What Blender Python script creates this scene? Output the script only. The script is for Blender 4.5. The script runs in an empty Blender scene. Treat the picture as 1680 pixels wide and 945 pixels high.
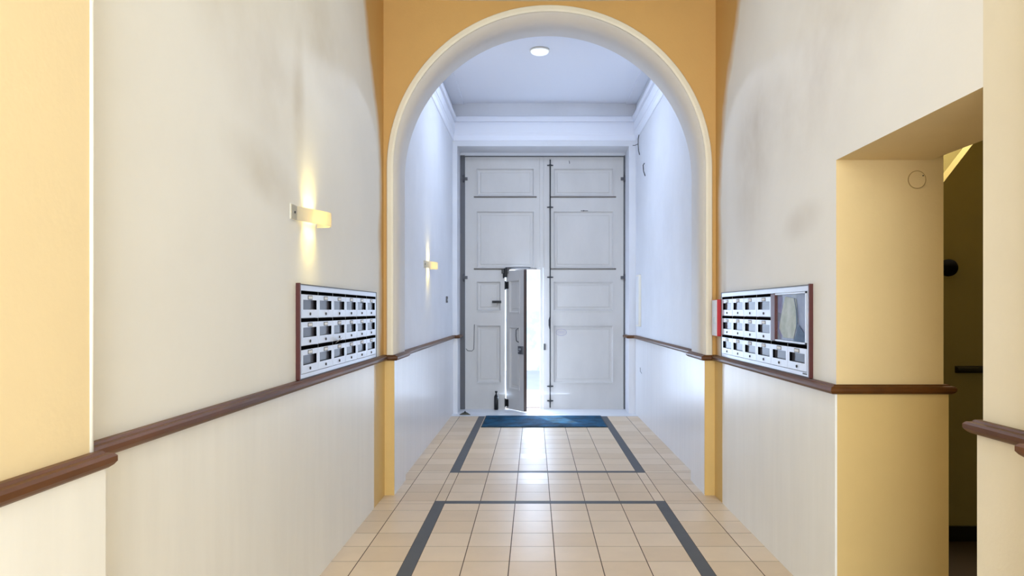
import bpy, bmesh, math, random
from mathutils import Vector
random.seed(4)
S = bpy.context.scene
COL = S.collection
PI = math.pi

# ------------------------------------------------------------------ camera
cam_d = bpy.data.cameras.new('camera')
cam = bpy.data.objects.new('camera', cam_d); COL.objects.link(cam)
cam.location = (0, 0, 1.4); cam.rotation_euler = (PI/2, 0, 0)
cam_d.sensor_width = 36; cam_d.lens = 1184/1680*36
cam_d.shift_x = -36/1680; cam_d.shift_y = 36.5/1680
cam_d.clip_start = 0.05
S.camera = cam

# ------------------------------------------------------------------ light
S.view_settings.view_transform = 'Standard'
try: S.view_settings.look = 'None'
except Exception: pass
S.view_settings.gamma = 1; S.view_settings.use_curve_mapping = False
S.view_settings.exposure = 1.1

def srgb(r, g, b):
    f = lambda c: (c/255/12.92) if c/255 <= .04045 else ((c/255+.055)/1.055)**2.4
    return (f(r), f(g), f(b), 1)

W = bpy.data.worlds.new('world'); S.world = W; W.use_nodes = True
bg = W.node_tree.nodes['Background']
bg.inputs[0].default_value = (0.74, 0.86, 1.0, 1); bg.inputs[1].default_value = 1.45

def light(name, kind, loc, rot, energy, color, **kw):
    d = bpy.data.lights.new(name, kind); d.energy = energy; d.color = color
    for k, v in kw.items(): setattr(d, k, v)
    o = bpy.data.objects.new(name, d); COL.objects.link(o)
    o.location = loc; o.rotation_euler = rot
    return o
light('sun', 'SUN', (0, 20, 10), (math.radians(-36), 0, math.radians(20)), 3.0, (1, .96, .9), angle=.01)
# daylight of the courtyard mouth behind the camera
light('courtyard_daylight', 'AREA', (0.1, -2.9, 1.9), (math.radians(90), 0, 0), 110, (.80, .90, 1.0), shape='RECTANGLE', size=2.2, size_y=3.2)
# daylight of the street just outside the wicket
light('street_daylight', 'AREA', (0.0, 10.6, 1.1), (math.radians(-116), 0, 0), 74, (.58, .74, 1.0), shape='RECTANGLE', size=1.0, size_y=2.0)

# ------------------------------------------------------------------ helpers
def tag(o, label=None, cat=None, group=None, kind=None):
    if label: o['label'] = label
    if cat: o['category'] = cat
    if group: o['group'] = group
    if kind: o['kind'] = kind
    return o
def box(bm, x0, x1, y0, y1, z0, z1, mi=0):
    if x0 > x1: x0, x1 = x1, x0
    if y0 > y1: y0, y1 = y1, y0
    if z0 > z1: z0, z1 = z1, z0
    v = [bm.verts.new(p) for p in ((x0,y0,z0),(x1,y0,z0),(x1,y1,z0),(x0,y1,z0),(x0,y0,z1),(x1,y0,z1),(x1,y1,z1),(x0,y1,z1))]
    fs = []
    for q in ((3,2,1,0),(4,5,6,7),(0,1,5,4),(1,2,6,5),(2,3,7,6),(3,0,4,7)):
        f = bm.faces.new([v[i] for i in q]); f.material_index = mi; fs.append(f)
    return fs      # bottom, top, -y, +x, +y, -x
def cyl(bm, a, b, r, r2=None, n=16, mi=0, smooth=True):
    a = Vector(a); b = Vector(b); r2 = r if r2 is None else r2
    d = (b-a).normalized(); u = d.orthogonal().normalized(); w = d.cross(u)
    A, B = [], []
    for i in range(n):
        t = 2*PI*i/n; e = u*math.cos(t)+w*math.sin(t)
        A.append(bm.verts.new(a+e*r)); B.append(bm.verts.new(b+e*r2))
    for i in range(n):
        f = bm.faces.new((A[i], A[(i+1) % n], B[(i+1) % n], B[i])); f.smooth = smooth; f.material_index = mi
    f = bm.faces.new(A[::-1]); f.material_index = mi
    f = bm.faces.new(B); f.material_index = mi
def tube(bm, pts, r, n=8, mi=0):
    pts = [Vector(p) for p in pts]; rings = []
    up = None
    for i, p in enumerate(pts):
        d = (pts[min(i+1, len(pts)-1)]-pts[max(i-1, 0)]).normalized()
        u = d.orthogonal().normalized() if up is None else (up-d*up.dot(d)).normalized()
        up = u; w = d.cross(u)
        rings.append([bm.verts.new(p+(u*math.cos(2*PI*k/n)+w*math.sin(2*PI*k/n))*r) for k in range(n)])
    for A, B in zip(rings, rings[1:]):
        for k in range(n):
            f = bm.faces.new((A[k], A[(k+1) % n], B[(k+1) % n], B[k])); f.smooth = True; f.material_index = mi
    bm.faces.new(rings[0][::-1]); bm.faces.new(rings[-1])
def obj(name, bm, mats, parent=None, loc=None, bevel=0, recalc=True):
    if recalc: bmesh.ops.recalc_face_normals(bm, faces=bm.faces[:])
    me = bpy.data.meshes.new(name); bm.to_mesh(me); bm.free()
    for m in (mats if isinstance(mats, (list, tuple)) else [mats]): me.materials.append(m)
    o = bpy.data.objects.new(name, me); COL.objects.link(o)
    if parent: o.parent = parent
    if loc: o.location = loc
    if bevel:
        b = o.modifiers.new('bevel', 'BEVEL'); b.width = bevel; b.segments = 2; b.limit_method = 'ANGLE'
    return o
def empty(name, loc=(0, 0, 0), rz=0):
    o = bpy.data.objects.new(name, None); COL.objects.link(o)
    o.location = loc; o.rotation_euler = (0, 0, rz); o.empty_display_size = .1
    return o
def struct(name, bm, mats, label, cat, bevel=0, recalc=True):
    return tag(obj(name, bm, mats, bevel=bevel, recalc=recalc), label, cat, kind='structure')
def sweep(bm, path, prof, side=1, mi=0):
    """path: 2D polyline on the wall; prof: (offset, z); side +1 offsets to the left of travel"""
    P = [Vector((x, y)) for x, y in path]; rings = []
    for i, p in enumerate(P):
        ns = []
        if i > 0: d = (P[i]-P[i-1]).normalized(); ns.append(Vector((-d.y, d.x))*side)
        if i < len(P)-1: d = (P[i+1]-P[i]).normalized(); ns.append(Vector((-d.y, d.x))*side)
        if len(ns) == 2:
            m = ns[0]+ns[1]; m = m/(m.dot(ns[0]))
        else: m = ns[0]
        rings.append([bm.verts.new((p.x+m.x*o, p.y+m.y*o, z)) for o, z in prof])
    n = len(prof)
    for A, B in zip(rings, rings[1:]):
        for k in range(n):
            f = bm.faces.new((A[k], A[(k+1) % n], B[(k+1) % n], B[k])); f.material_index = mi
    bm.faces.new(rings[0]); bm.faces.new(rings[-1][::-1])
def copy_tree(o, parent=None, loc=None):
    c = o.copy(); COL.objects.link(c)
    if parent: c.parent = parent
    if loc is not None: c.location = loc
    for ch in list(o.children): copy_tree(ch, c)
    return c

# ------------------------------------------------------------------ materials
def mat(name, col, rough=.6, metal=0, var=0, vscale=2.0, bump=0, bscale=60, stretch=(1, 1, 1), spec=.5, emit=None, alpha_glass=False, coat=0, col2=None):
    m = bpy.data.materials.new(name); m.use_nodes = True; nt = m.node_tree
    b = nt.nodes['Principled BSDF']
    b.inputs['Base Color'].default_value = col; b.inputs['Roughness'].default_value = rough
    b.inputs['Metallic'].default_value = metal; b.inputs['Specular IOR Level'].default_value = spec
    b.inputs['Coat Weight'].default_value = coat
    if emit:
        b.inputs['Emission Color'].default_value = emit[0]; b.inputs['Emission Strength'].default_value = emit[1]
    if alpha_glass:
        b.inputs['Transmission Weight'].default_value = 1; b.inputs['IOR'].default_value = 1.45
    if var or bump or col2:
        tc = nt.nodes.new('ShaderNodeTexCoord'); mp = nt.nodes.new('ShaderNodeMapping')
        mp.inputs['Scale'].default_value = stretch
        nt.links.new(tc.outputs['Object'], mp.inputs['Vector'])
    if var or col2:
        n = nt.nodes.new('ShaderNodeTexNoise'); n.inputs['Scale'].default_value = vscale; n.inputs['Detail'].default_value = 6
        n.inputs['Roughness'].default_value = .62
        nt.links.new(mp.outputs[0], n.inputs['Vector'])
        rp = nt.nodes.new('ShaderNodeValToRGB')
        rp.color_ramp.elements[0].position = .38; rp.color_ramp.elements[1].position = .66
        rp.color_ramp.elements[0].color = col2 if col2 else tuple(c*(1-var) for c in col[:3])+(1,)
        rp.color_ramp.elements[1].color = col
        nt.links.new(n.outputs[0], rp.inputs[0]); nt.links.new(rp.outputs[0], b.inputs['Base Color'])
    if bump:
        n2 = nt.nodes.new('ShaderNodeTexNoise'); n2.inputs['Scale'].default_value = bscale; n2.inputs['Detail'].default_value = 3
        nt.links.new(mp.outputs[0], n2.inputs['Vector'])
        bp = nt.nodes.new('ShaderNodeBump'); bp.inputs['Strength'].default_value = bump; bp.inputs['Distance'].default_value = .01
        nt.links.new(n2.outputs[0], bp.inputs['Height']); nt.links.new(bp.outputs[0], b.inputs['Normal'])
    return m

OCHRE = srgb(205, 160, 92)
M = {}
M['ochre'] = mat('ochre_paint', OCHRE, .7, var=.06, vscale=1.5, bump=.08)
M['ochre_low'] = mat('ochre_gloss_paint', srgb(218, 182, 112), .4, var=.06, vscale=2, bump=.08)
M['pale_yellow'] = mat('pale_yellow_paint', srgb(236, 214, 170), .7, var=.04, vscale=1.2, bump=.06)
M['cream'] = mat('cream_paint', srgb(232, 222, 200), .6, var=.05, vscale=2, bump=.06)
M['jamb'] = mat('jamb_paint', srgb(226, 200, 148), .6, var=.06, vscale=1.4, bump=.06)
M['dado'] = mat('dado_gloss_paint', srgb(240, 238, 232), .34, var=.04, vscale=3, bump=.05, bscale=6, stretch=(1, 3, .35))
M['dado_jamb'] = mat('jamb_gloss_paint', srgb(218, 188, 128), .35, var=.05, vscale=2, bump=.1, bscale=9)
M['white'] = mat('vestibule_plaster', srgb(226, 228, 234), .6, var=.07, vscale=1.3, bump=.1, bscale=18)
M['white_dado'] = mat('vestibule_gloss_paint', srgb(232, 232, 236), .3, var=.05, vscale=2.2, bump=.25, bscale=9, stretch=(1, 5, .35))
M['ceil'] = mat('ceiling_paint', srgb(238, 241, 250), .7)
M['door'] = mat('old_white_door_paint', srgb(206, 203, 200), .45, var=.08, vscale=2.2, bump=.08, bscale=30, stretch=(1, 1, .4))
M['door_edge'] = mat('bare_brown_door_edge', srgb(70, 52, 46), .6)
M['dark'] = mat('dark_metal', srgb(48, 50, 54), .5, metal=.4)
M['frame'] = mat('frame_metal', srgb(92, 92, 96), .5, metal=.4)
M['black'] = mat('black_plastic', srgb(16, 17, 19), .4)
M['matte_black'] = mat('matte_black', srgb(9, 9, 10), .9, spec=.1)
M['hole'] = mat('black_recess', srgb(8, 8, 10), .8, spec=0)
M['steel'] = mat('steel', srgb(170, 172, 176), .3, metal=.9)
M['wood'] = mat('rail_wood', srgb(104, 62, 22), .42, col2=srgb(80, 46, 15), vscale=5, stretch=(1, .25, 1), spec=.35)
M['redwood'] = mat('red_brown_wood', srgb(80, 20, 14), .4, var=.2, vscale=6)
M['alu'] = mat('brushed_aluminium', srgb(218, 226, 242), .36, metal=.2, spec=.6)
M['alu_dark'] = mat('mailbox_window', srgb(66, 64, 72), .3, var=.25, vscale=9)
M['paper'] = mat('white_paper', srgb(225, 226, 230), .6)
M['tile'] = mat('beige_floor_tile', srgb(222, 200, 172), .38, var=.07, vscale=2.6, spec=.3)
M['tile_b'] = mat('beige_floor_tile_darker', srgb(216, 193, 164), .44, var=.07, vscale=2.6, spec=.3)
M['grout'] = mat('dark_grout', srgb(80, 62, 50), .9)
M['strip'] = mat('grey_floor_strip', srgb(88, 90, 94), .55, var=.1, vscale=6, spec=.2)
M['marble'] = mat('white_marble', srgb(222, 224, 230), .3, var=.06, vscale=4)
M['mat'] = mat('blue_mat', srgb(26, 92, 132), .85, col2=srgb(20, 58, 80), vscale=5, bump=.8, bscale=220, spec=.15)
M['mat_edge'] = mat('mat_rubber', srgb(30, 44, 52), .7)
M['lampwhite'] = mat('white_enamel', srgb(236, 232, 220), .35)
M['band'] = mat('frosted_lamp_band', srgb(238, 234, 220), .4)
nt = M['band'].node_tree
_t = nt.nodes.new('ShaderNodeBsdfTranslucent'); _t.inputs[0].default_value = srgb(250, 236, 190); _m = nt.nodes.new('ShaderNodeMixShader'); _m.inputs[0].default_value = .45
nt.links.new(nt.nodes['Principled BSDF'].outputs[0], _m.inputs[1]); nt.links.new(_t.outputs[0], _m.inputs[2]); nt.links.new(_m.outputs[0], nt.nodes['Material Output'].inputs[0])
M['bulb'] = mat('lit_bulb', (1, .85, .5, 1), .4, emit=((1, .80, .36, 1), 6))
M['diffuser'] = mat('ceiling_diffuser', srgb(238, 240, 244), .5, emit=((.85, .92, 1, 1), .3))
M['red'] = mat('signal_red', srgb(188, 16, 30), .35)
M['glass'] = mat('clear_glass', (1, 1, 1, 1), .03)
nt = M['glass'].node_tree; nt.nodes.clear()
_o = nt.nodes.new('ShaderNodeOutputMaterial'); _t = nt.nodes.new('ShaderNodeBsdfTransparent'); _g = nt.nodes.new('ShaderNodeBsdfGlossy'); _m = nt.nodes.new('ShaderNodeMixShader'); _f = None
_g.inputs['Roughness'].default_value = .05; _m.inputs[0].default_value = .07
nt.links.new(_t.outputs[0], _m.inputs[1]); nt.links.new(_g.outputs[0], _m.inputs[2]); nt.links.new(_m.outputs[0], _o.inputs[0])
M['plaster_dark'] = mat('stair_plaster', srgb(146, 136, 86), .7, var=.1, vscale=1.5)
M['brownfloor'] = mat('brown_floor', srgb(62, 50, 38), .5)
M['street'] = mat('street_stone', srgb(170, 172, 176), .8, var=.1, vscale=2)
M['facade'] = mat('street_facade', srgb(236, 234, 232), .8, col2=srgb(190, 202, 226), vscale=3.2)
M['cable'] = mat('dark_cable', srgb(52, 54, 58), .6)
M['stamp'] = mat('faded_lilac_ink', srgb(176, 172, 196), .6)
M['rim'] = mat('grimy_rim', srgb(168, 138, 88), .8)  # dark tan paints the gap shadow round the cover plate
M['olive'] = mat('olive_metal', srgb(78, 74, 58), .6)

def wall_mix(name, base, stain, side):
    """corridor plaster: off-white with stains of its own, ochre paint lapped round the corner next to the arch"""
    m = mat(name, base, .6, var=.04, vscale=1.2, bump=.12, bscale=14); nt = m.node_tree; L = nt.links
    b = nt.nodes['Principled BSDF']
    geo = nt.nodes.new('ShaderNodeTexCoord'); sx = nt.nodes.new('ShaderNodeSeparateXYZ'); L.new(geo.outputs['Object'], sx.inputs[0])
    def math_(op, a, b2=None, clamp=False):
        n = nt.nodes.new('ShaderNodeMath'); n.operation = op; n.use_clamp = clamp
        for i, v in enumerate((a, b2)):
            if v is None: continue
            if isinstance(v, (int, float)): n.inputs[i].default_value = v
            else: L.new(v, n.inputs[i])
        return n.outputs[0]
    y, z = sx.outputs[1], sx.outputs[2]
    nz = nt.nodes.new('ShaderNodeTexNoise'); nz.inputs['Scale'].default_value = 2.2; nz.inputs['Detail'].default_value = 5
    L.new(geo.outputs['Object'], nz.inputs['Vector'])
    # edge: Y > 5.3 - max(0, z-2.6)*.6 + noise
    up = math_('MULTIPLY', math_('MAXIMUM', math_('SUBTRACT', z, 2.6), 0.0), .55)
    e = math_('ADD', math_('SUBTRACT', y, 5.27), up)
    e = math_('ADD', e, math_('MULTIPLY', math_('SUBTRACT', nz.outputs[0], .5), .25))
    fac = math_('MULTIPLY', e, 7.0, True)
    # stains: big soft smudges
    def smudge(cy, cz, ry, rz, sh=0.0):
        a = math_('SUBTRACT', y, cy); c = math_('SUBTRACT', z, cz)
        if sh: a = math_('ADD', a, math_('MULTIPLY', c, sh))
        q = math_('ADD', math_('POWER', math_('ABSOLUTE', math_('DIVIDE', a, ry)), 2.0), math_('POWER', math_('ABSOLUTE', math_('DIVIDE', c, rz)), 2.0))
        return math_('POWER', math_('SUBTRACT', 1.0, q, True), 1.6)
    sm = [(3.50, 2.40, .12, .48, 0), (3.08, 1.98, .50, .17, 1.2), (3.0, 2.5, .8, .5, .5), (3.8, 2.9, .9, .4, .6)] if side < 0 else \
         [(3.9, 2.5, 1.2, .5, -.6), (3.72, 1.86, .32, .12, .4), (3.3, 2.9, .8, .6, -.5), (4.6, 2.3, .5, .7, 0)]
    tot = None
    for s_ in sm:
        v = smudge(*s_); tot = v if tot is None else math_('ADD', tot, v)
    n3 = nt.nodes.new('ShaderNodeTexNoise'); n3.inputs['Scale'].default_value = 4; n3.inputs['Detail'].default_value = 6
    L.new(geo.outputs['Object'], n3.inputs['Vector'])
    tot = math_('MULTIPLY', math_('MULTIPLY', tot, n3.outputs[0]), .75, True)
    src = b.inputs['Base Color'].links[0].from_socket
    m1 = nt.nodes.new('ShaderNodeMixRGB'); L.new(tot, m1.inputs[0]); L.new(src, m1.inputs[1]); m1.inputs[2].default_value = stain
    m2 = nt.nodes.new('ShaderNodeMixRGB'); L.new(fac, m2.inputs[0]); L.new(m1.outputs[0], m2.inputs[1]); m2.inputs[2].default_value = OCHRE
    L.new(m2.outputs[0], b.inputs['Base Color'])
    return m
M['wallL'] = wall_mix('left_corridor_plaster', srgb(236, 234, 228), srgb(196, 186, 166), -1)
M['wallR'] = wall_mix('right_corridor_plaster', srgb(236, 234, 231), srgb(198, 190, 180), 1)

# ------------------------------------------------------------------ levels
XL, XR = -1.14, 1.378
PLX, PRX = -1.065, 1.30       # faces of the arch piers
YA, YB = 5.47, 5.95           # arch wall
VL, VR = -1.10, 1.378         # vestibule walls
YE = 9.75                     # end wall
YD = 10.17                    # door plane
OL, OR_, OT = -1.038, 1.285, 3.618
ZC, ZV = 3.76, 4.20
RB, RT = 1.02, 1.062          # dado rail
NPX, NPY = -1.054, 1.719      # near left pier
JY0, JY1, HEAD = 2.214, 3.29, 2.085

# ------------------------------------------------------------------ floor
bm = bmesh.new()
box(bm, -1.4, 3.6, -3, YD+.25, -.12, -.0007, 1)
def tiles():
    t = .2555; g = .0028
    cols = [(-1.2355, -.98), (-.98, -.725), (-.725, -.648, 's'), (-.648, -.3925), (-.3925, -.137), (-.137, .1185), (.1185, .374), (.374, .6295), (.6295, .885), (.885, .962, 's'), (.962, 1.2175), (1.2175, 1.473)]
    rows = []
    y = 5.046
    rows.append((5.046, 5.225, 'n')); rows.append((5.225, 5.30, 'cross'))
    while y > -3: rows.append((y-t, y, 'n')); y -= t
    a = 5.30
    for k, h in enumerate((.2555, .2555, .155, .2545)): rows.append((a, a+h, 'mid')); a += h
    rows.append((a, a+.07, 'cross')); a += .07
    while a < 9.50: rows.append((a, min(a+t, 9.53), 'f')); a += t
    for r in rows:
        for c in cols:
            x0, x1 = max(c[0], -1.16), min(c[1], 1.40)
            isstrip = len(c) == 3
            inside = -.66 < c[0] < .97 or isstrip
            mi = 0 if random.random() < .6 else 3
            if isstrip and r[2] != 'mid': mi = 2
            if r[2] == 'cross' and -.73 < (c[0]+c[1])/2 < .97: mi = 2
            gx = g if mi != 2 else .0008; gy = g if mi != 2 else .0003
            box(bm, x0+gx, x1-gx, r[0]+gy, r[1]-gy, -.004, 0, mi)
tiles()
box(bm, 1.40, 3.4, 1.9, 4.39, -.004, 0.0, 4)
struct('floor', bm, [M['tile'], M['grout'], M['strip'], M['tile_b'], M['brownfloor']], 'glossy beige square tile floor with grey border strips', 'floor')
bm = bmesh.new(); box(bm, VL-.02, VR+.02, 9.535, YE+.02, -.004, .003); box(bm, OL, OR_, YE+.02, YD+.1, -.004, .006)
struct('trim_1', bm, M['marble'], 'white stone threshold slab in front of the double door', 'threshold', bevel=.002)

bm = bmesh.new(); box(bm, -.622, .872, 8.63, 9.52, 0.0, .012)
rt = obj('doormat', bm, M['mat'], bevel=.004)
tag(rt, 'long dark blue doormat set between grey floor strips before the door', 'doormat')
bm = bmesh.new()
for a in ((-.634, -.622, 8.618, 9.532), (.872, .884, 8.618, 9.532), (-.622, .872, 8.618, 8.63), (-.622, .872, 9.52, 9.532)): box(bm, *a, 0.0, .008)
obj('rubber_edge', bm, M['mat_edge'], rt)

# ------------------------------------------------------------------ walls of the corridor
bm = bmesh.new(); box(bm, XL-.25, XL, NPY-.02, YA+.02, -.1, ZC+.1)
wl = struct('wall_left', bm, M['wallL'], 'off-white left corridor wall with stains above the mailboxes', 'wall')
bm = bmesh.new(); box(bm, XL, XL+.01, NPY, 5.10, 0, RB+.01); box(bm, XL, XL+.01, 5.10, YA, 0, RB+.01, 1)
obj('dado', bm, [M['dado'], M['ochre_low']], wl)
bm = bmesh.new(); box(bm, XL-.25, NPX, -3, NPY, -.1, ZC+.1)
wn = struct('wall_left_pier', bm, M['pale_yellow'], 'pale yellow projecting pier at the left edge nearest the viewer', 'wall')
bm = bmesh.new(); box(bm, XL, NPX+.022, -3, NPY+.02, 0, RB+.01)
obj('dado', bm, M['dado'], wn)
bm = bmesh.new(); cyl(bm, (NPX-.001, NPY-.001, RT), (NPX-.001, NPY-.001, 2.2), .0065, n=12)
tag(obj('corner_bead', bm, M['lampwhite'], wn), 'white corner bead')  # white strip paints the bright lit edge onto the pier corner

bm = bmesh.new()
f = box(bm, XR, 1.867, JY1, YA+.02, -.1, ZC+.1); f[2].material_index = 1; f[3].material_index = 1
f = box(bm, XR, 1.81, JY0, JY1, HEAD, ZC+.1); f[0].material_index = 1
f = box(bm, XR, 1.81, 1.84, JY0, -.1, ZC+.1, 2)
f = box(bm, 1.292, 1.81, -3, 1.84, -.1, ZC+.1, 2)
wr = struct('wall_right', bm, [M['wallR'], M['jamb'], M['cream']], 'right corridor wall pierced by the side passage opening', 'wall')
bm = bmesh.new()
box(bm, XR-.01, XR, JY1-.01, 5.24, 0, RB+.01, 0); box(bm, XR-.01, XR, 5.24, YA, 0, RB+.01, 1)
box(bm, XR, 1.885, JY1-.01, JY1, 0, RB+.01, 2); box(bm, 1.867, 1.885, JY1, 4.38, 0, RB+.01, 2)
box(bm, XR-.01, XR, 1.84, JY0+.014, 0, RB+.01, 3); box(bm, XR, 1.80, JY0, JY0+.014, 0, RB+.01, 3)
box(bm, 1.27, 1.292, -3, 1.85, 0, RB+.01, 3)
obj('dado', bm, [M['dado'], M['ochre_low'], M['dado_jamb'], M['cream']], wr)

# round blank cover on the jamb
bm = bmesh.new(); cyl(bm, (0, 0, 0), (0, -.006, 0), .040, .038, n=40)
cv = obj('cover_plate', bm, M['jamb'], loc=(1503.5/1184*JY1-876/1184*JY1, JY1, 1.4+(509-295)/360))
tag(cv, 'round blank cover plate painted like the yellow jamb of the side opening', 'cover plate')
bm = bmesh.new(); cyl(bm, (.027, -.006, .018), (.027, -.008, .018), .003, n=8); obj('screw', bm, M['dark'], cv)
bm = bmesh.new(); tube(bm, [(.0395*math.cos(t*PI/20), -.0055, .0395*math.sin(t*PI/20)) for t in range(41)], .0016, n=6); tag(obj('rim', bm, M['rim'], cv), 'darker rim')

# ------------------------------------------------------------------ arch wall
CX = (PLX+PRX)/2; R = (PRX-PLX)/2; ZS = 3.66-R
bm = bmesh.new()
N = 64
arc = [(CX-R*math.cos(PI*i/N), ZS+R*math.sin(PI*i/N)) for i in range(N+1)]
inner = [(PLX, -.1)]+arc+[(PRX, -.1)]
TOP = ZV+.12
XO0, XO1 = XL-.25, 1.60
def outer(i):
    n = len(inner)-1
    if i == 0: return (XO0, -.1)
    if i == n: return (XO1, -.1)
    t = (i-1)/(n-2)
    # up the left side, across the top, down the right
    if t < .25: return (XO0, ZS+(TOP-ZS)*t/.25)
    if t > .75: return (XO1, ZS+(TOP-ZS)*(1-t)/.25)
    return (XO0+(XO1-XO0)*(t-.25)/.5, TOP)
rF, rB, oF, oB = [], [], [], []
for i, (x, z) in enumerate(inner):
    rF.append(bm.verts.new((x, YA, z))); rB.append(bm.verts.new((x, YB, z)))
    ox, oz = outer(i); oF.append(bm.verts.new((ox, YA, oz))); oB.append(bm.verts.new((ox, YB, oz)))
for i in range(len(inner)-1):
    f = bm.faces.new((rF[i], rF[i+1], oF[i+1], oF[i])); f.material_index = 0
    f = bm.faces.new((rB[i+1], rB[i], oB[i], oB[i+1])); f.material_index = 2
    f = bm.faces.new((rF[i+1], rF[i], rB[i], rB[i+1])); f.material_index = 1; f.smooth = True
    f = bm.faces.new((oF[i], oF[i+1], oB[i+1], oB[i])); f.material_index = 2
M['soffit'] = mat('arch_soffit_paint', srgb(222, 214, 204), .6, var=.05, vscale=2, bump=.06)
aw = struct('wall_arch', bm, [M['ochre'], M['soffit'], M['white']], 'ochre wall with the round arched opening into the vestibule', 'wall')
# moulded archivolt around the arch, from the rail up
def archband(r0, r1, y0, y1):
    b = bmesh.new()
    pts = [(PLX, RT, -1)]+[None]*0
    path = [((-1, 0), (PLX, RT))]+[((-math.cos(PI*i/N), math.sin(PI*i/N)), arc[i]) for i in range(N+1)]+[((1, 0), (PRX, RT))]
    rings = []
    for (nx, nz), (x, z) in path:
        rings.append([b.verts.new((x+nx*r0, y0, z+nz*r0)), b.verts.new((x+nx*r0, y1, z+nz*r0)), b.verts.new((x+nx*(r0+.3*(r1-r0)), y1-.004, z+nz*(r0+.3*(r1-r0)))),
                      b.verts.new((x+nx*(r1-.12*(r1-r0)), y1, z+nz*(r1-.12*(r1-r0)))), b.verts.new((x+nx*r1, y1+.008, z+nz*r1)), b.verts.new((x+nx*r1, y0, z+nz*r1))])
    for A, B in zip(rings, rings[1:]):
        for k in range(6): 
            f = b.faces.new((A[k], A[(k+1) % 6], B[(k+1) % 6], B[k])); f.smooth = False
    b.faces.new(rings[0]); b.faces.new(rings[-1][::-1])
    return b
obj('archivolt', archband(0.0, .05, YA, YA-.018), M['cream'], aw)
bm = bmesh.new()
box(bm, XL+.01, PLX+.008, YA-.01, YA, 0, RB+.01, 0); box(bm, PRX-.008, XR-.01, YA-.01, YA, 0, RB+.01, 0)
box(bm, PLX, PLX+.008, YA, YB, 0, RB+.01, 1); box(bm, PRX-.008, PRX, YA, YB, 0, RB+.01, 1)
obj('dado', bm, [M['ochre_low'], M['white_dado']], aw)

# ------------------------------------------------------------------ ceilings
bm = bmesh.new()
n = 12; vb, vt = [], []
for i in range(n+1):
    x = XL-.2+(XR+.6-XL)*i/n; u = (x-.12)/1.26
    z = 3.742+.02*min(1, u*u)
    vb.append((bm.verts.new((x, -3, z)), bm.verts.new((x, YA, z)))); vt.append((bm.verts.new((x, -3, 3.95)), bm.verts.new((x, YA, 3.95))))
for i in range(n):
    a, b_ = vb[i], vb[i+1]; c, d = vt[i], vt[i+1]
    bm.faces.new((a[0], a[1], b_[1], b_[0])); bm.faces.new((c[0], d[0], d[1], c[1]))
    bm.faces.new((a[0], b_[0], d[0], c[0])); bm.faces.new((a[1], c[1], d[1], b_[1]))
bm.faces.new((vb[0][0], vt[0][0], vt[0][1], vb[0][1])); bm.faces.new((vb[-1][0], vb[-1][1], vt[-1][1], vt[-1][0]))
struct('ceiling', bm, M['cream'], 'cream corridor ceiling just above the arch', 'ceiling')
bm = bmesh.new()
box(bm, VL-.2, VR+.2, YB, YE+.2, ZV, ZV+.12)
for a in ((VL, -.945, YB, YE), (1.245, VR, YB, YE)): box(bm, *a, ZV-.02, ZV)
box(bm, -.945, 1.245, YB, YB+.2, ZV-.02, ZV)
struct('ceiling_vestibule', bm, M['ceil'], 'white vestibule ceiling with a raised border seen through the arch', 'ceiling', bevel=.004)

# ------------------------------------------------------------------ vestibule walls
bm = bmesh.new(); box(bm, VL-.25, VL, YB, YE+.6, -.1, ZV+.1)
v1 = struct('wall_vestibule_left', bm, M['white'], 'white left wall of the vestibule behind the arch', 'wall')
bm = bmesh.new(); box(bm, VL, VL+.008, YB, YE, 0, RB+.01); obj('dado', bm, M['white_dado'], v1)
bm = bmesh.new(); box(bm, VR, VR+.25, YB, YE+.6, -.1, ZV+.1)
v2 = struct('wall_vestibule_right', bm, M['white'], 'white right wall of the vestibule behind the arch', 'wall')
bm = bmesh.new(); box(bm, VR-.008, VR, YB, YE, 0, RB+.01); obj('dado', bm, M['white_dado'], v2)
bm = bmesh.new()
box(bm, VL-.02, OL, YE, YE+.62, -.1, ZV+.1); box(bm, OR_, VR+.02, YE, YE+.62, -.1, ZV+.1); box(bm, OL, OR_, YE, YE+.62, OT, ZV+.1); box(bm, OL, OR_, YD-.003, YE+.62, 3.576, OT)
ve = struct('wall_back', bm, M['white'], 'white end wall framing the tall double door', 'wall')
bm = bmesh.new(); box(bm, VL+.008, OL+.006, YE-.006, YE, 0, RB+.01); box(bm, OR_-.006, VR-.008, YE-.006, YE, 0, RB+.01)
obj('dado', bm, M['white_dado'], ve)

# cornice
prof = [(0, 3.69), (.008, 3.69), (.014, 3.70), (.016, 3.755), (.026, 3.775), (.030, 3.79), (.036, 3.79), (.036, 3.915), (.026, 3.92), (.026, 3.935), (.055, 3.938), (.058, 3.96), (.058, 4.00), (.050, 4.01), (0, 4.01)]
bm = bmesh.new(); sweep(bm, [(VL, YB+.001), (VL, YE), (VR, YE), (VR, YB+.001)], prof, side=-1)
struct('trim_2', bm, M['ceil'], 'white moulded cornice running under the vestibule ceiling', 'cornice')

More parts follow.
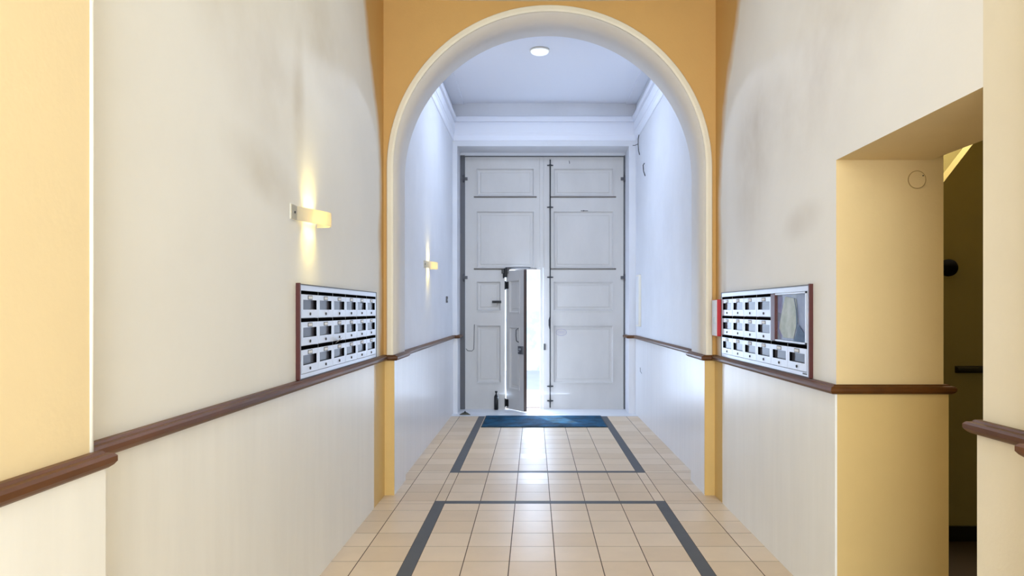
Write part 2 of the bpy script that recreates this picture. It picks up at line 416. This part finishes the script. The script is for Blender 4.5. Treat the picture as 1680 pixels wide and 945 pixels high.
# dado rails
rp = [(0, RB), (.026, RB), (.034, RB+.006), (.040, RB+.014), (.040, RB+.027), (.034, RB+.034), (.022, RB+.036), (.017, RT), (0, RT)]
bm = bmesh.new()
sweep(bm, [(NPX, -3), (NPX, NPY), (XL, NPY), (XL, YA), (PLX, YA), (PLX, YB), (VL, YB), (VL, YE), (OL, YE), (OL, YD-.045)], rp, side=-1)
struct('trim_3', bm, M['wood'], 'dark brown wooden dado rail along the left side', 'dado rail', bevel=0)
bm = bmesh.new()
sweep(bm, [(1.867, 4.38), (1.867, JY1), (XR, JY1), (XR, YA), (PRX, YA), (PRX, YB), (VR, YB), (VR, YE), (OR_, YE), (OR_, YD-.045)], rp, side=1)
struct('trim_4', bm, M['wood'], 'dark brown wooden dado rail along the right side beyond the opening', 'dado rail')
bm = bmesh.new()
sweep(bm, [(1.80, JY0), (XR, JY0), (XR, 1.84), (1.292, 1.84), (1.292, -3)], rp, side=-1)
struct('trim_5', bm, M['wood'], 'short brown dado rail at the right edge nearest the viewer', 'dado rail')

# ------------------------------------------------------------------ side room with the stair
bm = bmesh.new(); box(bm, 3.4, 3.6, 1.7, 5.5, -.1, 3.8); box(bm, 1.81, 3.4, 1.7, 1.9, -.1, 3.8); box(bm, 1.60, 3.4, 5.3, 5.5, -.1, 3.8)
box(bm, 1.867, 3.4, 4.5, 5.3, -.1, 0.0)
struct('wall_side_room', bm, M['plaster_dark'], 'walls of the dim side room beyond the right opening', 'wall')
bm = bmesh.new(); box(bm, 1.81, 3.6, 1.7, 5.5, 3.5, 3.6)
struct('ceiling_side_room', bm, M['cream'], 'ceiling of the dim side room', 'ceiling')
bm = bmesh.new()
pl = [(1.885, 0), (3.4, 0), (3.4, 3.36), (1.885, 1.39)]
A = [bm.verts.new((x, 4.39, z)) for x, z in pl]; B = [bm.verts.new((x, 4.49, z)) for x, z in pl]
bm.faces.new(A); bm.faces.new(B[::-1])
for k in range(4): bm.faces.new((A[k], A[(k+1) % 4], B[(k+1) % 4], B[k]))
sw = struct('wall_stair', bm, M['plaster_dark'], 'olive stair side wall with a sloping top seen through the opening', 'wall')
bm = bmesh.new(); sweep(bm, [(2.56, 4.39), (3.38, 4.39)], [(o, z) for o, z in rp], side=-1)
struct('trim_6', bm, M['black'], 'black rail on the stair wall inside the side room', 'rail')
bm = bmesh.new(); box(bm, 1.9, 3.4, 4.37, 4.39, 0, .09); struct('baseboard_side_room', bm, M['black'], 'dark baseboard of the stair wall', 'baseboard')
bm = bmesh.new(); cyl(bm, (0, 0, 0), (0, -.02, 0), .018); 
bmesh.ops.create_uvsphere(bm, u_segments=24, v_segments=14, radius=.052)
for v in bm.verts:
    pass
kn = obj('round_wall_light', bm, M['matte_black'], loc=(2.49, 4.335, 1.655))  # unlit round black fixture of unknown use
tag(kn, 'round black fixture on the wall of the dim side room', 'wall fixture')
bm = bmesh.new(); cyl(bm, (0, .054, 0), (0, .0, 0), .014, n=12); obj('stem', bm, M['black'], kn)
light('stairwell_daylight', 'AREA', (2.6, 4.6, 3.4), (0, 0, 0), 26, (1, .86, .62), shape='RECTANGLE', size=.8, size_y=.4)

# ------------------------------------------------------------------ big double door
def leaf_frame(x0, x1, z0, z1, panels, y, cut=None, t=.055):
    """stiles and rails around sunk panels, plus the hole for the wicket"""
    b = bmesh.new()
    holes = list(panels)+([cut] if cut else [])
    xs = sorted({x0, x1}|{h[0] for h in holes}|{h[1] for h in holes}); zs = sorted({z0, z1}|{h[2] for h in holes}|{h[3] for h in holes})
    def inhole(x, z):
        return any(h[0] < x < h[1] and h[2] < z < h[3] for h in holes)
    vf, vb_ = {}, {}
    def V(d, i, j, yy):
        if (i, j) not in d: d[(i, j)] = b.verts.new((xs[i], yy, zs[j]))
        return d[(i, j)]
    cells = {(i, j) for i in range(len(xs)-1) for j in range(len(zs)-1) if not inhole((xs[i]+xs[i+1])/2, (zs[j]+zs[j+1])/2)}
    for i, j in cells:
        q = [(i, j), (i+1, j), (i+1, j+1), (i, j+1)]
        F = [V(vf, a, c, y) for a, c in q]; K = [V(vb_, a, c, y+t) for a, c in q]
        b.faces.new(F); b.faces.new(K[::-1])
        for (di, dj), (p, r) in {(0, -1): (0, 1), (1, 0): (1, 2), (0, 1): (2, 3), (-1, 0): (3, 0)}.items():
            if (i+di, j+dj) not in cells: b.faces.new((F[r], F[p], K[p], K[r]))
    return b
def panel(x0, x1, z0, z1, y):
    """sunk panel with a moulded border and a flat field"""
    b = bmesh.new()
    steps = [(0, 0), (0, -.012), (.012, -.012), (.020, .004), (.030, .012), (.060, .016), (.066, .010)]
    rings = [[b.verts.new((x0+o, y+d, z0+o)), b.verts.new((x1-o, y+d, z0+o)), b.verts.new((x1-o, y+d, z1-o)), b.verts.new((x0+o, y+d, z1-o))] for o, d in steps]
    for A, B in zip(rings, rings[1:]):
        for k in range(4): b.faces.new((A[k], A[(k+1) % 4], B[(k+1) % 4], B[k]))
    b.faces.new(rings[-1])
    K = [b.verts.new((v.co.x, y+.04, v.co.z)) for v in rings[0]]
    for k in range(4): b.faces.new((rings[0][k], K[k], K[(k+1) % 4], rings[0][(k+1) % 4]))
    b.faces.new(K)
    return b
def hinge(x, z, parent, y=YD):
    b = bmesh.new(); cyl(b, (x, y-.02, z-.05), (x, y-.02, z+.05), .014, n=12); box(b, x-.05, x+.05, y-.016, y-.004, z-.022, z+.022)
    return obj('hinge', b, M['frame'], parent)

D1 = empty('door_1', (0, 0, 0)); tag(D1, 'left leaf of the tall off-white panelled double door', 'door', kind='structure')
PA = [(-.816, .009, 2.998, 3.402), (-.816, .009, 1.984, 2.80)]
PB = [(-.816, -.46, 1.383, 1.812), (-.816, -.46, .369, 1.194)]
CUT = (-.404, .086, .0061, 1.967)
obj('leaf_frame', leaf_frame(-.968, .127, .0061, 3.56, PA+PB, YD, CUT), M['door'], D1)
M['grime'] = mat('grimy_ledge_paint', srgb(120, 112, 106), .7, var=.25, vscale=5)  # ledges under the upper panels, darker than the door paint
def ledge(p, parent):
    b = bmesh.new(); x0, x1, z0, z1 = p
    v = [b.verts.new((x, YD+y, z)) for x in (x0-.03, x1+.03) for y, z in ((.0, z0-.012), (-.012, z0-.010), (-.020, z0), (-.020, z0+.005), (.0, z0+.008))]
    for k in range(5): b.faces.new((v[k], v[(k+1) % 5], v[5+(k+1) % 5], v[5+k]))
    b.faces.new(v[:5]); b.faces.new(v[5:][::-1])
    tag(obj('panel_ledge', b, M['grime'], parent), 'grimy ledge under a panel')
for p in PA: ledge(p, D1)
for p in PA+PB: obj('panel', panel(*p, YD), M['door'], D1)
for z in (3.25, 1.86): hinge(-.985, z, D1)
bm = bmesh.new(); box(bm, .083, .135, YD-.012, YD+.0, 2.0, 3.555); obj('cover_strip', bm, M['door'], D1, bevel=.003)
# closer at the top of the wicket
bm = bmesh.new(); box(bm, -.455, -.345, YD-.06, YD-.0, 1.915, 1.97); cyl(bm, (-.40, YD-.05, 1.86), (-.40, YD-.05, 1.99), .022)
cyl(bm, (-.425, YD-.03, 1.85), (-.425, YD-.03, 1.92), .012)
cl = obj('door_closer', bm, M['black'], D1, bevel=.004)
bm = bmesh.new(); tube(bm, [(-.40, YD-.055, 1.995), (-.2, YD-.10, 1.997), (-.05, YD-.03, 1.997)], .007); obj('closer_arm', bm, M['dark'], cl)
bm = bmesh.new(); box(bm, -.59, -.46, YD-.03, YD, 1.50, 1.535); cyl(bm, (-.57, YD-.04, 1.517), (-.47, YD-.04, 1.517), .010)
obj('slide_bolt', bm, M['black'], D1, bevel=.003)
bm = bmesh.new(); cyl(bm, (-.528, YD-.075, .012), (-.528, YD-.075, .20), .029, n=20); cyl(bm, (-.528, YD-.075, .20), (-.528, YD-.075, .225), .026, .012, n=20)
cyl(bm, (-.528, YD-.075, .22), (-.528, YD-.075, .25), .010); cyl(bm, (-.528, YD-.075, .25), (-.528, YD-.075, .27), .018); box(bm, -.545, -.511, YD-.06, YD, .05, .08); box(bm, -.545, -.511, YD-.06, YD, .15, .17)
obj('foot_bolt', bm, M['black'], D1)
bm = bmesh.new(); tube(bm, [(-.84, YD-.006, 1.20), (-.843, YD-.006, .95), (-.848, YD-.006, .85), (-.875, YD-.006, .825), (-.93, YD-.006, .83), (-.96, YD-.006, .86)], .0035); obj('cable', bm, M['cable'], D1)

D2 = empty('door_2', (0, 0, 0)); tag(D2, 'right leaf of the tall off-white double door with a long bolt rod', 'door', kind='structure')
PC = [(.265, 1.125, 2.998, 3.402), (.265, 1.125, 1.984, 2.80), (.265, 1.125, 1.383, 1.812), (.265, 1.125, .369, 1.194)]
obj('leaf_frame', leaf_frame(.133, 1.262, .0061, 3.56, PC, YD), M['door'], D2)
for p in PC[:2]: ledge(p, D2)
for p in PC: obj('panel', panel(*p, YD), M['door'], D2)
for z in (3.25, 1.86): hinge(1.272, z, D2)
bm = bmesh.new(); cyl(bm, (.228, YD-.02, .03), (.228, YD-.02, 3.52), .0085, n=12)
rod = obj('bolt_rod', bm, M['dark'], D2)
for z in (3.44, 2.85, 1.865, .33, .125):
    bm = bmesh.new(); box(bm, .185, .271, YD-.014, YD-.0005, z-.008, z+.008); box(bm, .212, .244, YD-.036, YD-.014, z-.010, z+.010); obj('bracket', bm, M['dark'], rod)
bm = bmesh.new(); tube(bm, [(.228, YD-.03, 1.31), (.214, YD-.05, 1.26), (.214, YD-.055, 1.19), (.228, YD-.04, 1.13)], .009); obj('handle', bm, M['dark'], rod)
bm = bmesh.new(); box(bm, .135, .165, YD-.006, YD, .84, .93); box(bm, .143, .157, YD-.008, YD-.006, .855, .915); obj('strike_plate', bm, M['frame'], D2)
bm = bmesh.new()
pts = [(.385+.075*math.cos(t*PI/18), YD+.009, 1.088+.045*math.sin(t*PI/18)) for t in range(37)]
tube(bm, pts, .003, n=6)
for dz, w in ((.014, .05), (0, .055), (-.014, .045)): box(bm, .385-w, .385+w, YD+.006, YD+.0095, 1.088+dz-.002, 1.088+dz+.002)
obj('oval_stamp', bm, M['stamp'], D2)
for (x, z) in ((.5, 3.48),):
    bm = bmesh.new(); tube(bm, [(x-.005, YD-.002, 3.505), (x, YD-.008, 3.49), (x+.002, YD-.004, 3.465)], .004); obj('nail', bm, M['frame'], D2)
bm = bmesh.new(); cyl(bm, (.70, YD-.02, 2.80), (.70, YD, 2.80), .008); box(bm, .66, .76, YD-.016, YD-.012, 2.795, 2.803); obj('hook', bm, M['dark'], D2)

# wicket, hinged on the left and swung inward
D3 = empty('door_3', (-.390, YD-.012, 0), 0); tag(D3, 'narrow wicket door standing ajar within the left leaf', 'door', kind='structure')
D3.rotation_euler = (0, 0, -math.radians(54.7))
WL = .437
def xbox(name, a, m, parent, bevel=0):
    b = bmesh.new(); box(b, *a); return obj(name, b, m, parent, bevel=bevel)
WP = [(.085, .345, 1.36, 1.82), (.085, .345, .30, 1.17)]
b_ = leaf_frame(.0, WL, .02, 1.955, WP, 0, None, t=.048)
for f in b_.faces:
    c = f.calc_center_median()
    if c.x > WL-.001: f.material_index = 1
obj('leaf_frame', b_, [M['door'], M['door_edge']], D3)
for p in WP: obj('panel', panel(*p, 0), M['door'], D3)
bm = bmesh.new(); box(bm, .335, .43, -.03, 0, .80, .91)
lk = obj('lock', bm, M['frame'], D3, bevel=.004)
bm = bmesh.new(); cyl(bm, (.40, -.05, .87), (.40, -.03, .87), .014); cyl(bm, (.36, -.038, .84), (.36, -.03, .84), .010); cyl(bm, (.40, -.045, .87), (.34, -.045, .87), .006); obj('latch_knob', bm, M['steel'], lk)
bm = bmesh.new(); tube(bm, [(.30, 0, 1.15), (.30, -.035, 1.13), (.305, -.04, 1.05), (.31, -.035, .98), (.31, 0, .96)], .007); obj('pull_handle', bm, M['frame'], D3)
for z in (.10, 1.75):
    bm = bmesh.new(); cyl(bm, (-.006, -.012, z-.06), (-.006, -.012, z+.06), .010, n=12); box(bm, -.004, .06, -.004, 0, z-.05, z+.05); obj('hinge', bm, M['black'], D3)

# dark metal frame round the leaves
bm = bmesh.new()
box(bm, OL, -.974, YD-.012, YD+.06, .0061, 3.58); box(bm, 1.268, OR_, YD-.012, YD+.06, .0061, 3.58); box(bm, OL, OR_, YD-.005, YD+.06, 3.562, 3.576)
struct('trim_7', bm, M['frame'], 'dark grey metal frame lining the double door opening', 'door frame')

# ------------------------------------------------------------------ small things by the door
bm = bmesh.new()
v = [bm.verts.new(p) for p in ((-.075, -.03, 0), (.085, -.035, 0), (.03, .05, 0), (-.03, .05, 0), (-.06, -.022, .012), (.07, -.026, .010), (.022, .04, .028), (-.022, .04, .028))]
for q in ((3,2,1,0),(4,5,6,7),(0,1,5,4),(1,2,6,5),(2,3,7,6),(3,0,4,7)): bm.faces.new([v[i] for i in q])
ds = obj('door_wedge', bm, M['olive'], loc=(-.925, 9.66, .003), bevel=.003); tag(ds, 'small dark olive wedge lying on the floor at the left of the door', 'door wedge')
bm = bmesh.new(); cyl(bm, (0, .02, .024), (0, .02, .045), .012, .008, n=12); obj('knob', bm, M['dark'], ds)

wp = xbox('wall_panel', (VR-.03, VR, 9.28, 9.54, 1.19, 1.86), M['lampwhite'], None, .004); tag(wp, 'narrow white panel box on the right vestibule wall near the door', 'wall panel')
xbox('panel_lid', (VR-.036, VR-.03, 9.30, 9.52, 1.21, 1.84), M['paper'], wp)
ib = xbox('release_button_plate', (VL, VL+.012, 9.02, 9.14, 1.495, 1.575), M['frame'], None, .003); tag(ib, 'tiny grey button plate on the left vestibule wall by the door', 'button plate')
bm = bmesh.new(); cyl(bm, (VL+.012, 9.08, 1.53), (VL+.02, 9.08, 1.53), .012, n=12); obj('button', bm, M['paper'], ib)
bm = bmesh.new()
tube(bm, [(VR-.008, 9.42, 3.69), (VR-.02, 9.40, 3.63), (VR-.012, 9.46, 3.56), (VR-.016, 9.40, 3.48), (VR-.005, 9.38, 3.42)], .005)
tube(bm, [(VR-.012, 9.46, 3.58), (VR-.05, 9.50, 3.57), (VR-.075, 9.52, 3.575)], .004)
tag(obj('loose_cable', bm, M['cable']), 'dark loose cable end under the cornice in the right corner above the door', 'cable')
bm = bmesh.new(); tube(bm, [(VR-.004, 8.98, 3.23), (VR-.022, 8.96, 3.20), (VR-.02, 8.94, 3.12), (VR-.004, 8.92, 3.06)], .006)
tag(obj('wall_hook', bm, M['cable']), 'small dark hook on the right vestibule wall below the loose cable', 'hook')
bm = bmesh.new(); tube(bm, [(VR-.010, 9.3, .66), (VR-.02, 9.22, .62), (VR-.010, 9.16, .60)], .004)
tag(obj('pipe_stub', bm, M['steel']), 'tiny curved grey wire on the lower right vestibule wall', 'wire')

# ceiling lamps
def flush_lamp(loc, label, watts, col):
    b = bmesh.new(); cyl(b, (0, 0, 0), (0, 0, -.018), .105, n=40)
    c = obj('ceiling_lamp', b, M['lampwhite'], loc=loc); tag(c, label, 'ceiling lamp', 'flush ceiling lamps')
    b = bmesh.new(); rings = []
    for k in range(7):
        a = k/6*PI/2; rr = .098*math.cos(a); z = -.018-.035*math.sin(a)
        rings.append([b.verts.new((max(rr, .001)*math.cos(2*PI*i/40), max(rr, .001)*math.sin(2*PI*i/40), z)) for i in range(40)])
    for A, B in zip(rings, rings[1:]):
        for i in range(40): f = b.faces.new((A[i], A[(i+1) % 40], B[(i+1) % 40], B[i])); f.smooth = True
    b.faces.new(rings[-1]); obj('diffuser', b, M['diffuser'], c)
    light('ceiling_lamp_light', 'AREA', (loc[0], loc[1], loc[2]-.07), (0, 0, 0), watts, col, shape='DISK', size=.19)
flush_lamp((.062, 7.76, ZV), 'small round white flush lamp on the vestibule ceiling', 19, (.66, .78, 1.0))
flush_lamp((.12, 3.5, 3.742), 'round white flush lamp on the corridor ceiling above the mailboxes', 5, (.86, .92, 1.0))  # made-up lamp out of view, lifts the corridor side walls

# ------------------------------------------------------------------ wall sconces
def sconce(y0, xw, label):
    root = empty('wall_sconce', (xw, y0, 1.83)); tag(root, label, 'wall lamp', 'bent band wall lamps on the left side')
    h = .068
    # plan of the band: (out, along)
    plan = [(.004, 0), (.004, .08), (.018, .12), (.045, .18), (.070, .24), (.088, .29), (.094, .33), (.088, .365), (.068, .39), (.04, .402), (.004, .405)]
    th = .004
    bm = bmesh.new(); rings = []
    for i, (o, a) in enumerate(plan):
        p0 = Vector(plan[max(i-1, 0)]); p1 = Vector(plan[min(i+1, len(plan)-1)]); d = (p1-p0).normalized(); nn = Vector((d.y, -d.x))
        q = Vector((o, a)); e = q+nn*th
        rings.append([bm.verts.new((q.x, q.y, 0)), bm.verts.new((e.x, e.y, 0)), bm.verts.new((e.x, e.y, h)), bm.verts.new((q.x, q.y, h))])
    for A, B in zip(rings, rings[1:]):
        for k in range(4): bm.faces.new((A[k], A[(k+1) % 4], B[(k+1) % 4], B[k]))
    bm.faces.new(rings[0]); bm.faces.new(rings[-1][::-1])
    band = obj('band', bm, M['band'], root)
    bm = bmesh.new(); box(bm, .0005, .004, -.004, .10, -.004, h+.004); obj('wall_plate', bm, M['lampwhite'], root, bevel=.0015)
    bm = bmesh.new(); cyl(bm, (.007, .045, h/2), (.0115, .045, h/2), .006, n=12); obj('screw', bm, M['black'], root)
    bm = bmesh.new(); cyl(bm, (.030, .20, h/2), (.030, .35, h/2), .009, n=16); obj('bulb', bm, M['bulb'], root)
    for s_ in (1, -1):
        L_ = light('sconce_beam', 'AREA', (.034, .28, h/2+s_*.018), (PI if s_ > 0 else 0, 0, 0), .3, (1, .78, .20), shape='RECTANGLE', size=.035, size_y=.17, spread=math.radians(95))
        L_.parent = root
    return root
sconce(3.37, XL, 'white bent band wall lamp lit yellow above the left mailboxes')
sconce(7.20, VL, 'small lit wall lamp on the left vestibule wall beyond the arch')

# ------------------------------------------------------------------ mailboxes
PIT = .1357; Z0 = 1.0885; TH = .013
def mailbox_door(w, s):
    """door plate with a letter slot above it; origin at the near lower corner of the cell; s=+1 looks to +x"""
    h = PIT-.018
    xs = [0.004, .026, w-.030, w-.004]; zs = [.003, .043, .091, h]
    def place(b):
        if s < 0:
            for v in b.verts: v.co.x *= -1
        return b
    b = bmesh.new()
    # plate with window hole
    for i in range(3):
        for j in range(3):
            if i == 1 and j == 1: continue
            F = [b.verts.new((TH, xs[a], zs[c])) for a, c in ((i, j), (i+1, j), (i+1, j+1), (i, j+1))]; b.faces.new(F)
    for (i0, j0, i1, j1) in ((0, 0, 3, 0), (3, 0, 3, 3), (3, 3, 0, 3), (0, 3, 0, 0)):
        b.faces.new([b.verts.new(p) for p in ((TH, xs[i0], zs[j0]), (TH, xs[i1], zs[j1]), (0, xs[i1], zs[j1]), (0, xs[i0], zs[j0]))])
    bmesh.ops.remove_doubles(b, verts=b.verts[:], dist=1e-5)
    for (i0, j0, i1, j1) in ((1, 1, 2, 1), (2, 1, 2, 2), (2, 2, 1, 2), (1, 2, 1, 1)):
        f = b.faces.new([b.verts.new(p) for p in ((TH, xs[i0], zs[j0]), (TH, xs[i1], zs[j1]), (.0005, xs[i1], zs[j1]), (.0005, xs[i0], zs[j0]))]); f.material_index = 1
    o = obj('mailbox_door', place(b), [M['alu'], M['hole']])
    b = bmesh.new(); box(b, .0002, .0015, xs[1], xs[2], zs[1], zs[2]); obj('window_pane', place(b), M['alu_dark'], o)
    cyy = (xs[1]+xs[2])/2
    b = bmesh.new(); box(b, TH, TH+.002, cyy-.034, cyy+.034, .093, .114, 0); box(b, TH+.002, TH+.0026, cyy-.029, cyy+.029, .0965, .1105, 1); obj('name_plate', place(b), [M['frame'], M['paper']], o)
    b = bmesh.new(); cyl(b, (TH, cyy, .022), (TH+.004, cyy, .022), .0075, n=14, mi=0); box(b, TH+.004, TH+.005, cyy-.0015, cyy+.0015, .017, .027); obj('lock', place(b), M['dark'], o)
    b = bmesh.new(); box(b, TH-.004, TH-.0005, .0035, w-.0035, h+.0003, h+.0175); obj('slot', place(b), M['hole'], o)
    return o
def cabinet(wx, s, y0, w, ya, yb, cells, label):
    root = empty('mailbox_cabinet', (wx, ya, RT+.002)); tag(root, label, 'mailboxes')
    zb = RT+.002
    def L(b):      # build in (out, along, z) with world y/z, shift to local
        for v in b.verts: v.co = Vector((v.co.x*s, v.co.y-ya, v.co.z-zb))
        return b
    fn = .004      # depth of the backing
    b = bmesh.new(); box(b, .0, fn, ya+.012, yb-.008, zb+.004, 1.523, 0); obj('backing', L(b), M['alu_dark'], root)
    b = bmesh.new(); ye = y0+6*w
    for a in ((ya+.012, yb-.008, zb+.004, Z0), (ya+.012, yb-.008, Z0+3*PIT, 1.523), (ya+.012, y0, Z0, Z0+3*PIT), (ye, yb-.008, Z0, Z0+3*PIT)): box(b, fn, fn+.012, *a)
    obj('face_frame', L(b), M['alu'], root, bevel=.001)
    for k in range(1, 6):
        top = Z0+3*PIT if not (s < 0 and k == 1) else Z0+PIT
        b = bmesh.new(); box(b, fn, fn+.0125, y0+k*w-.003, y0+k*w+.003, Z0, top)
        obj('divider', L(b), M['alu'], root)
    b = bmesh.new()
    box(b, 0, .021, ya, ya+.012, zb, 1.531)
    obj('wooden_end', L(b), M['redwood'], root, bevel=.002)
    b = bmesh.new()
    for a in ((yb-.008, yb, zb, 1.528), (ya+.012, yb-.008, zb, zb+.004), (ya+.012, yb-.008, 1.523, 1.528)): box(b, 0, .018, *a)
    obj('metal_surround', L(b), M['frame'], root)
    first = None
    for (i, j) in cells:
        p = (s*(fn+.001), y0+i*w-ya, Z0+j*PIT-zb)
        if first is None:
            first = mailbox_door(w, s); first.parent = root; first.location = p
        else: copy_tree(first, root, p)
    return root, L, fn
all_cells = [(i, j) for j in range(3) for i in range(6)]
cabinet(XL, 1, 3.483, .2722, 3.452, 5.145, all_cells, 'aluminium mailbox unit of eighteen doors on the left wall')
rootR, LR, fn = cabinet(XR, -1, 3.600, .2700, 3.560, 5.245, [(i, j) for i, j in all_cells if j == 0 or i > 1], 'aluminium mailbox unit with a glazed notice case on the right wall')
# flyer stuck in a slot of the left unit
bm = bmesh.new()
vv = [bm.verts.new(p) for p in ((0, 0, 0), (.0, .09, .012), (.022, .085, .035), (.022, -.005, .022))]; bm.faces.new(vv)
bmesh.ops.solidify(bm, geom=bm.faces[:], thickness=.003)
tag(obj('folded_flyer', bm, M['paper'], loc=(XL+.019, 4.07, 1.213)), 'folded flyer poking from a bottom row slot of the left mailboxes', 'flyer')
# notice case
ya_, yb_, za_, zb_ = 3.606, 4.136, Z0+PIT+.004, Z0+3*PIT-.002
b = bmesh.new()
for a in ((ya_, ya_+.010, za_, zb_), (ya_, yb_, za_, za_+.008), (ya_, yb_, zb_-.008, zb_)): box(b, fn, fn+.016, *a)
nc = obj('notice_case', LR(b), M['alu'], rootR)
b = bmesh.new(); box(b, fn, fn+.018, yb_-.07, yb_, za_, zb_); obj('case_stile', LR(b), M['redwood'], nc, bevel=.002)
M['caseback'] = mat('case_backing', srgb(150, 165, 190), .25, col2=srgb(120, 130, 170), vscale=7)
b = bmesh.new(); box(b, fn, fn+.001, ya_+.01, yb_-.07, za_+.008, zb_-.008); obj('case_backing', LR(b), M['caseback'], nc)
def sheet(pts, m, lift):
    b = bmesh.new(); n_ = len(pts)
    A = [b.verts.new((fn+lift+.0008, y+.036, z)) for y, z in pts]; B = [b.verts.new((fn+lift, y+.036, z)) for y, z in pts]
    b.faces.new(A); b.faces.new(B[::-1])
    for k in range(n_): b.faces.new((A[k], B[k], B[(k+1) % n_], A[(k+1) % n_]))
    return obj('sheet', LR(b), m, nc)
M['sh1'] = mat('pale_print', srgb(205, 214, 214), .5, col2=srgb(170, 185, 180), vscale=14)
M['sh2'] = mat('blue_print', srgb(70, 110, 150), .5, col2=srgb(50, 80, 120), vscale=10)
M['sh3'] = mat('lilac_print', srgb(150, 150, 200), .5, col2=srgb(110, 120, 180), vscale=10)
sheet([(4.00, 1.30), (3.93, 1.25), (3.78, 1.25), (3.72, 1.34), (3.74, 1.46), (3.90, 1.475), (3.95, 1.40)], M['sh1'], .0025)
sheet([(3.78, 1.237), (3.59, 1.237), (3.59, 1.285), (3.64, 1.29), (3.70, 1.325), (3.74, 1.27)], M['sh2'], .004)
sheet([(4.02, 1.39), (3.96, 1.38), (3.95, 1.475), (4.02, 1.475)], M['sh3'], .0015)
sheet([(3.725, 1.30), (3.715, 1.30), (3.725, 1.40), (3.755, 1.465), (3.765, 1.465), (3.735, 1.40)], M['sh2'], .005)
sheet([(4.02, 1.28), (3.97, 1.24), (3.95, 1.27), (4.0, 1.34), (4.02, 1.34)], M['sh3'], .0012)
b = bmesh.new(); box(b, fn+.011, fn+.013, ya_+.008, yb_-.07, za_+.006, zb_-.006); obj('case_pane', LR(b), M['glass'], nc)
b = bmesh.new()
for k in range(5): box(b, fn+.012, fn+.0126, 3.60+k*.012, 3.608+k*.012, 1.076, 1.084)
obj('maker_mark', LR(b), M['dark'], rootR)

# red and white box in the corner
ab = empty('alarm_box', (XR, 5.256, 1.21)); tag(ab, 'slim red box with a white face beside the right mailboxes', 'alarm box')
bm = bmesh.new(); box(bm, -.044, 0, 0, .145, 0, .268); obj('housing', bm, M['red'], ab, bevel=.003)
bm = bmesh.new(); box(bm, -.0475, -.044, .004, .141, .004, .264); tag(obj('face_plate', bm, M['paper'], ab), 'white face plate')
bm = bmesh.new(); box(bm, -.0485, -.0475, .05, .10, .09, .14); obj('label_mark', bm, M['sh1'], ab)

# ------------------------------------------------------------------ street outside
bm = bmesh.new(); box(bm, -8, 8, YD+.25, 18, -.15, -.02); struct('floor_street', bm, M['street'], 'sunlit street paving outside the wicket', 'street')
bm = bmesh.new(); box(bm, -8, 8, 17, 17.3, -.02, 6)
for k in range(-7, 8, 2):
    box(bm, k-.45, k+.45, 16.9, 17, 1.2, 2.6)
struct('wall_street_facade', bm, M['facade'], 'bright facade across the street glimpsed through the wicket', 'building')
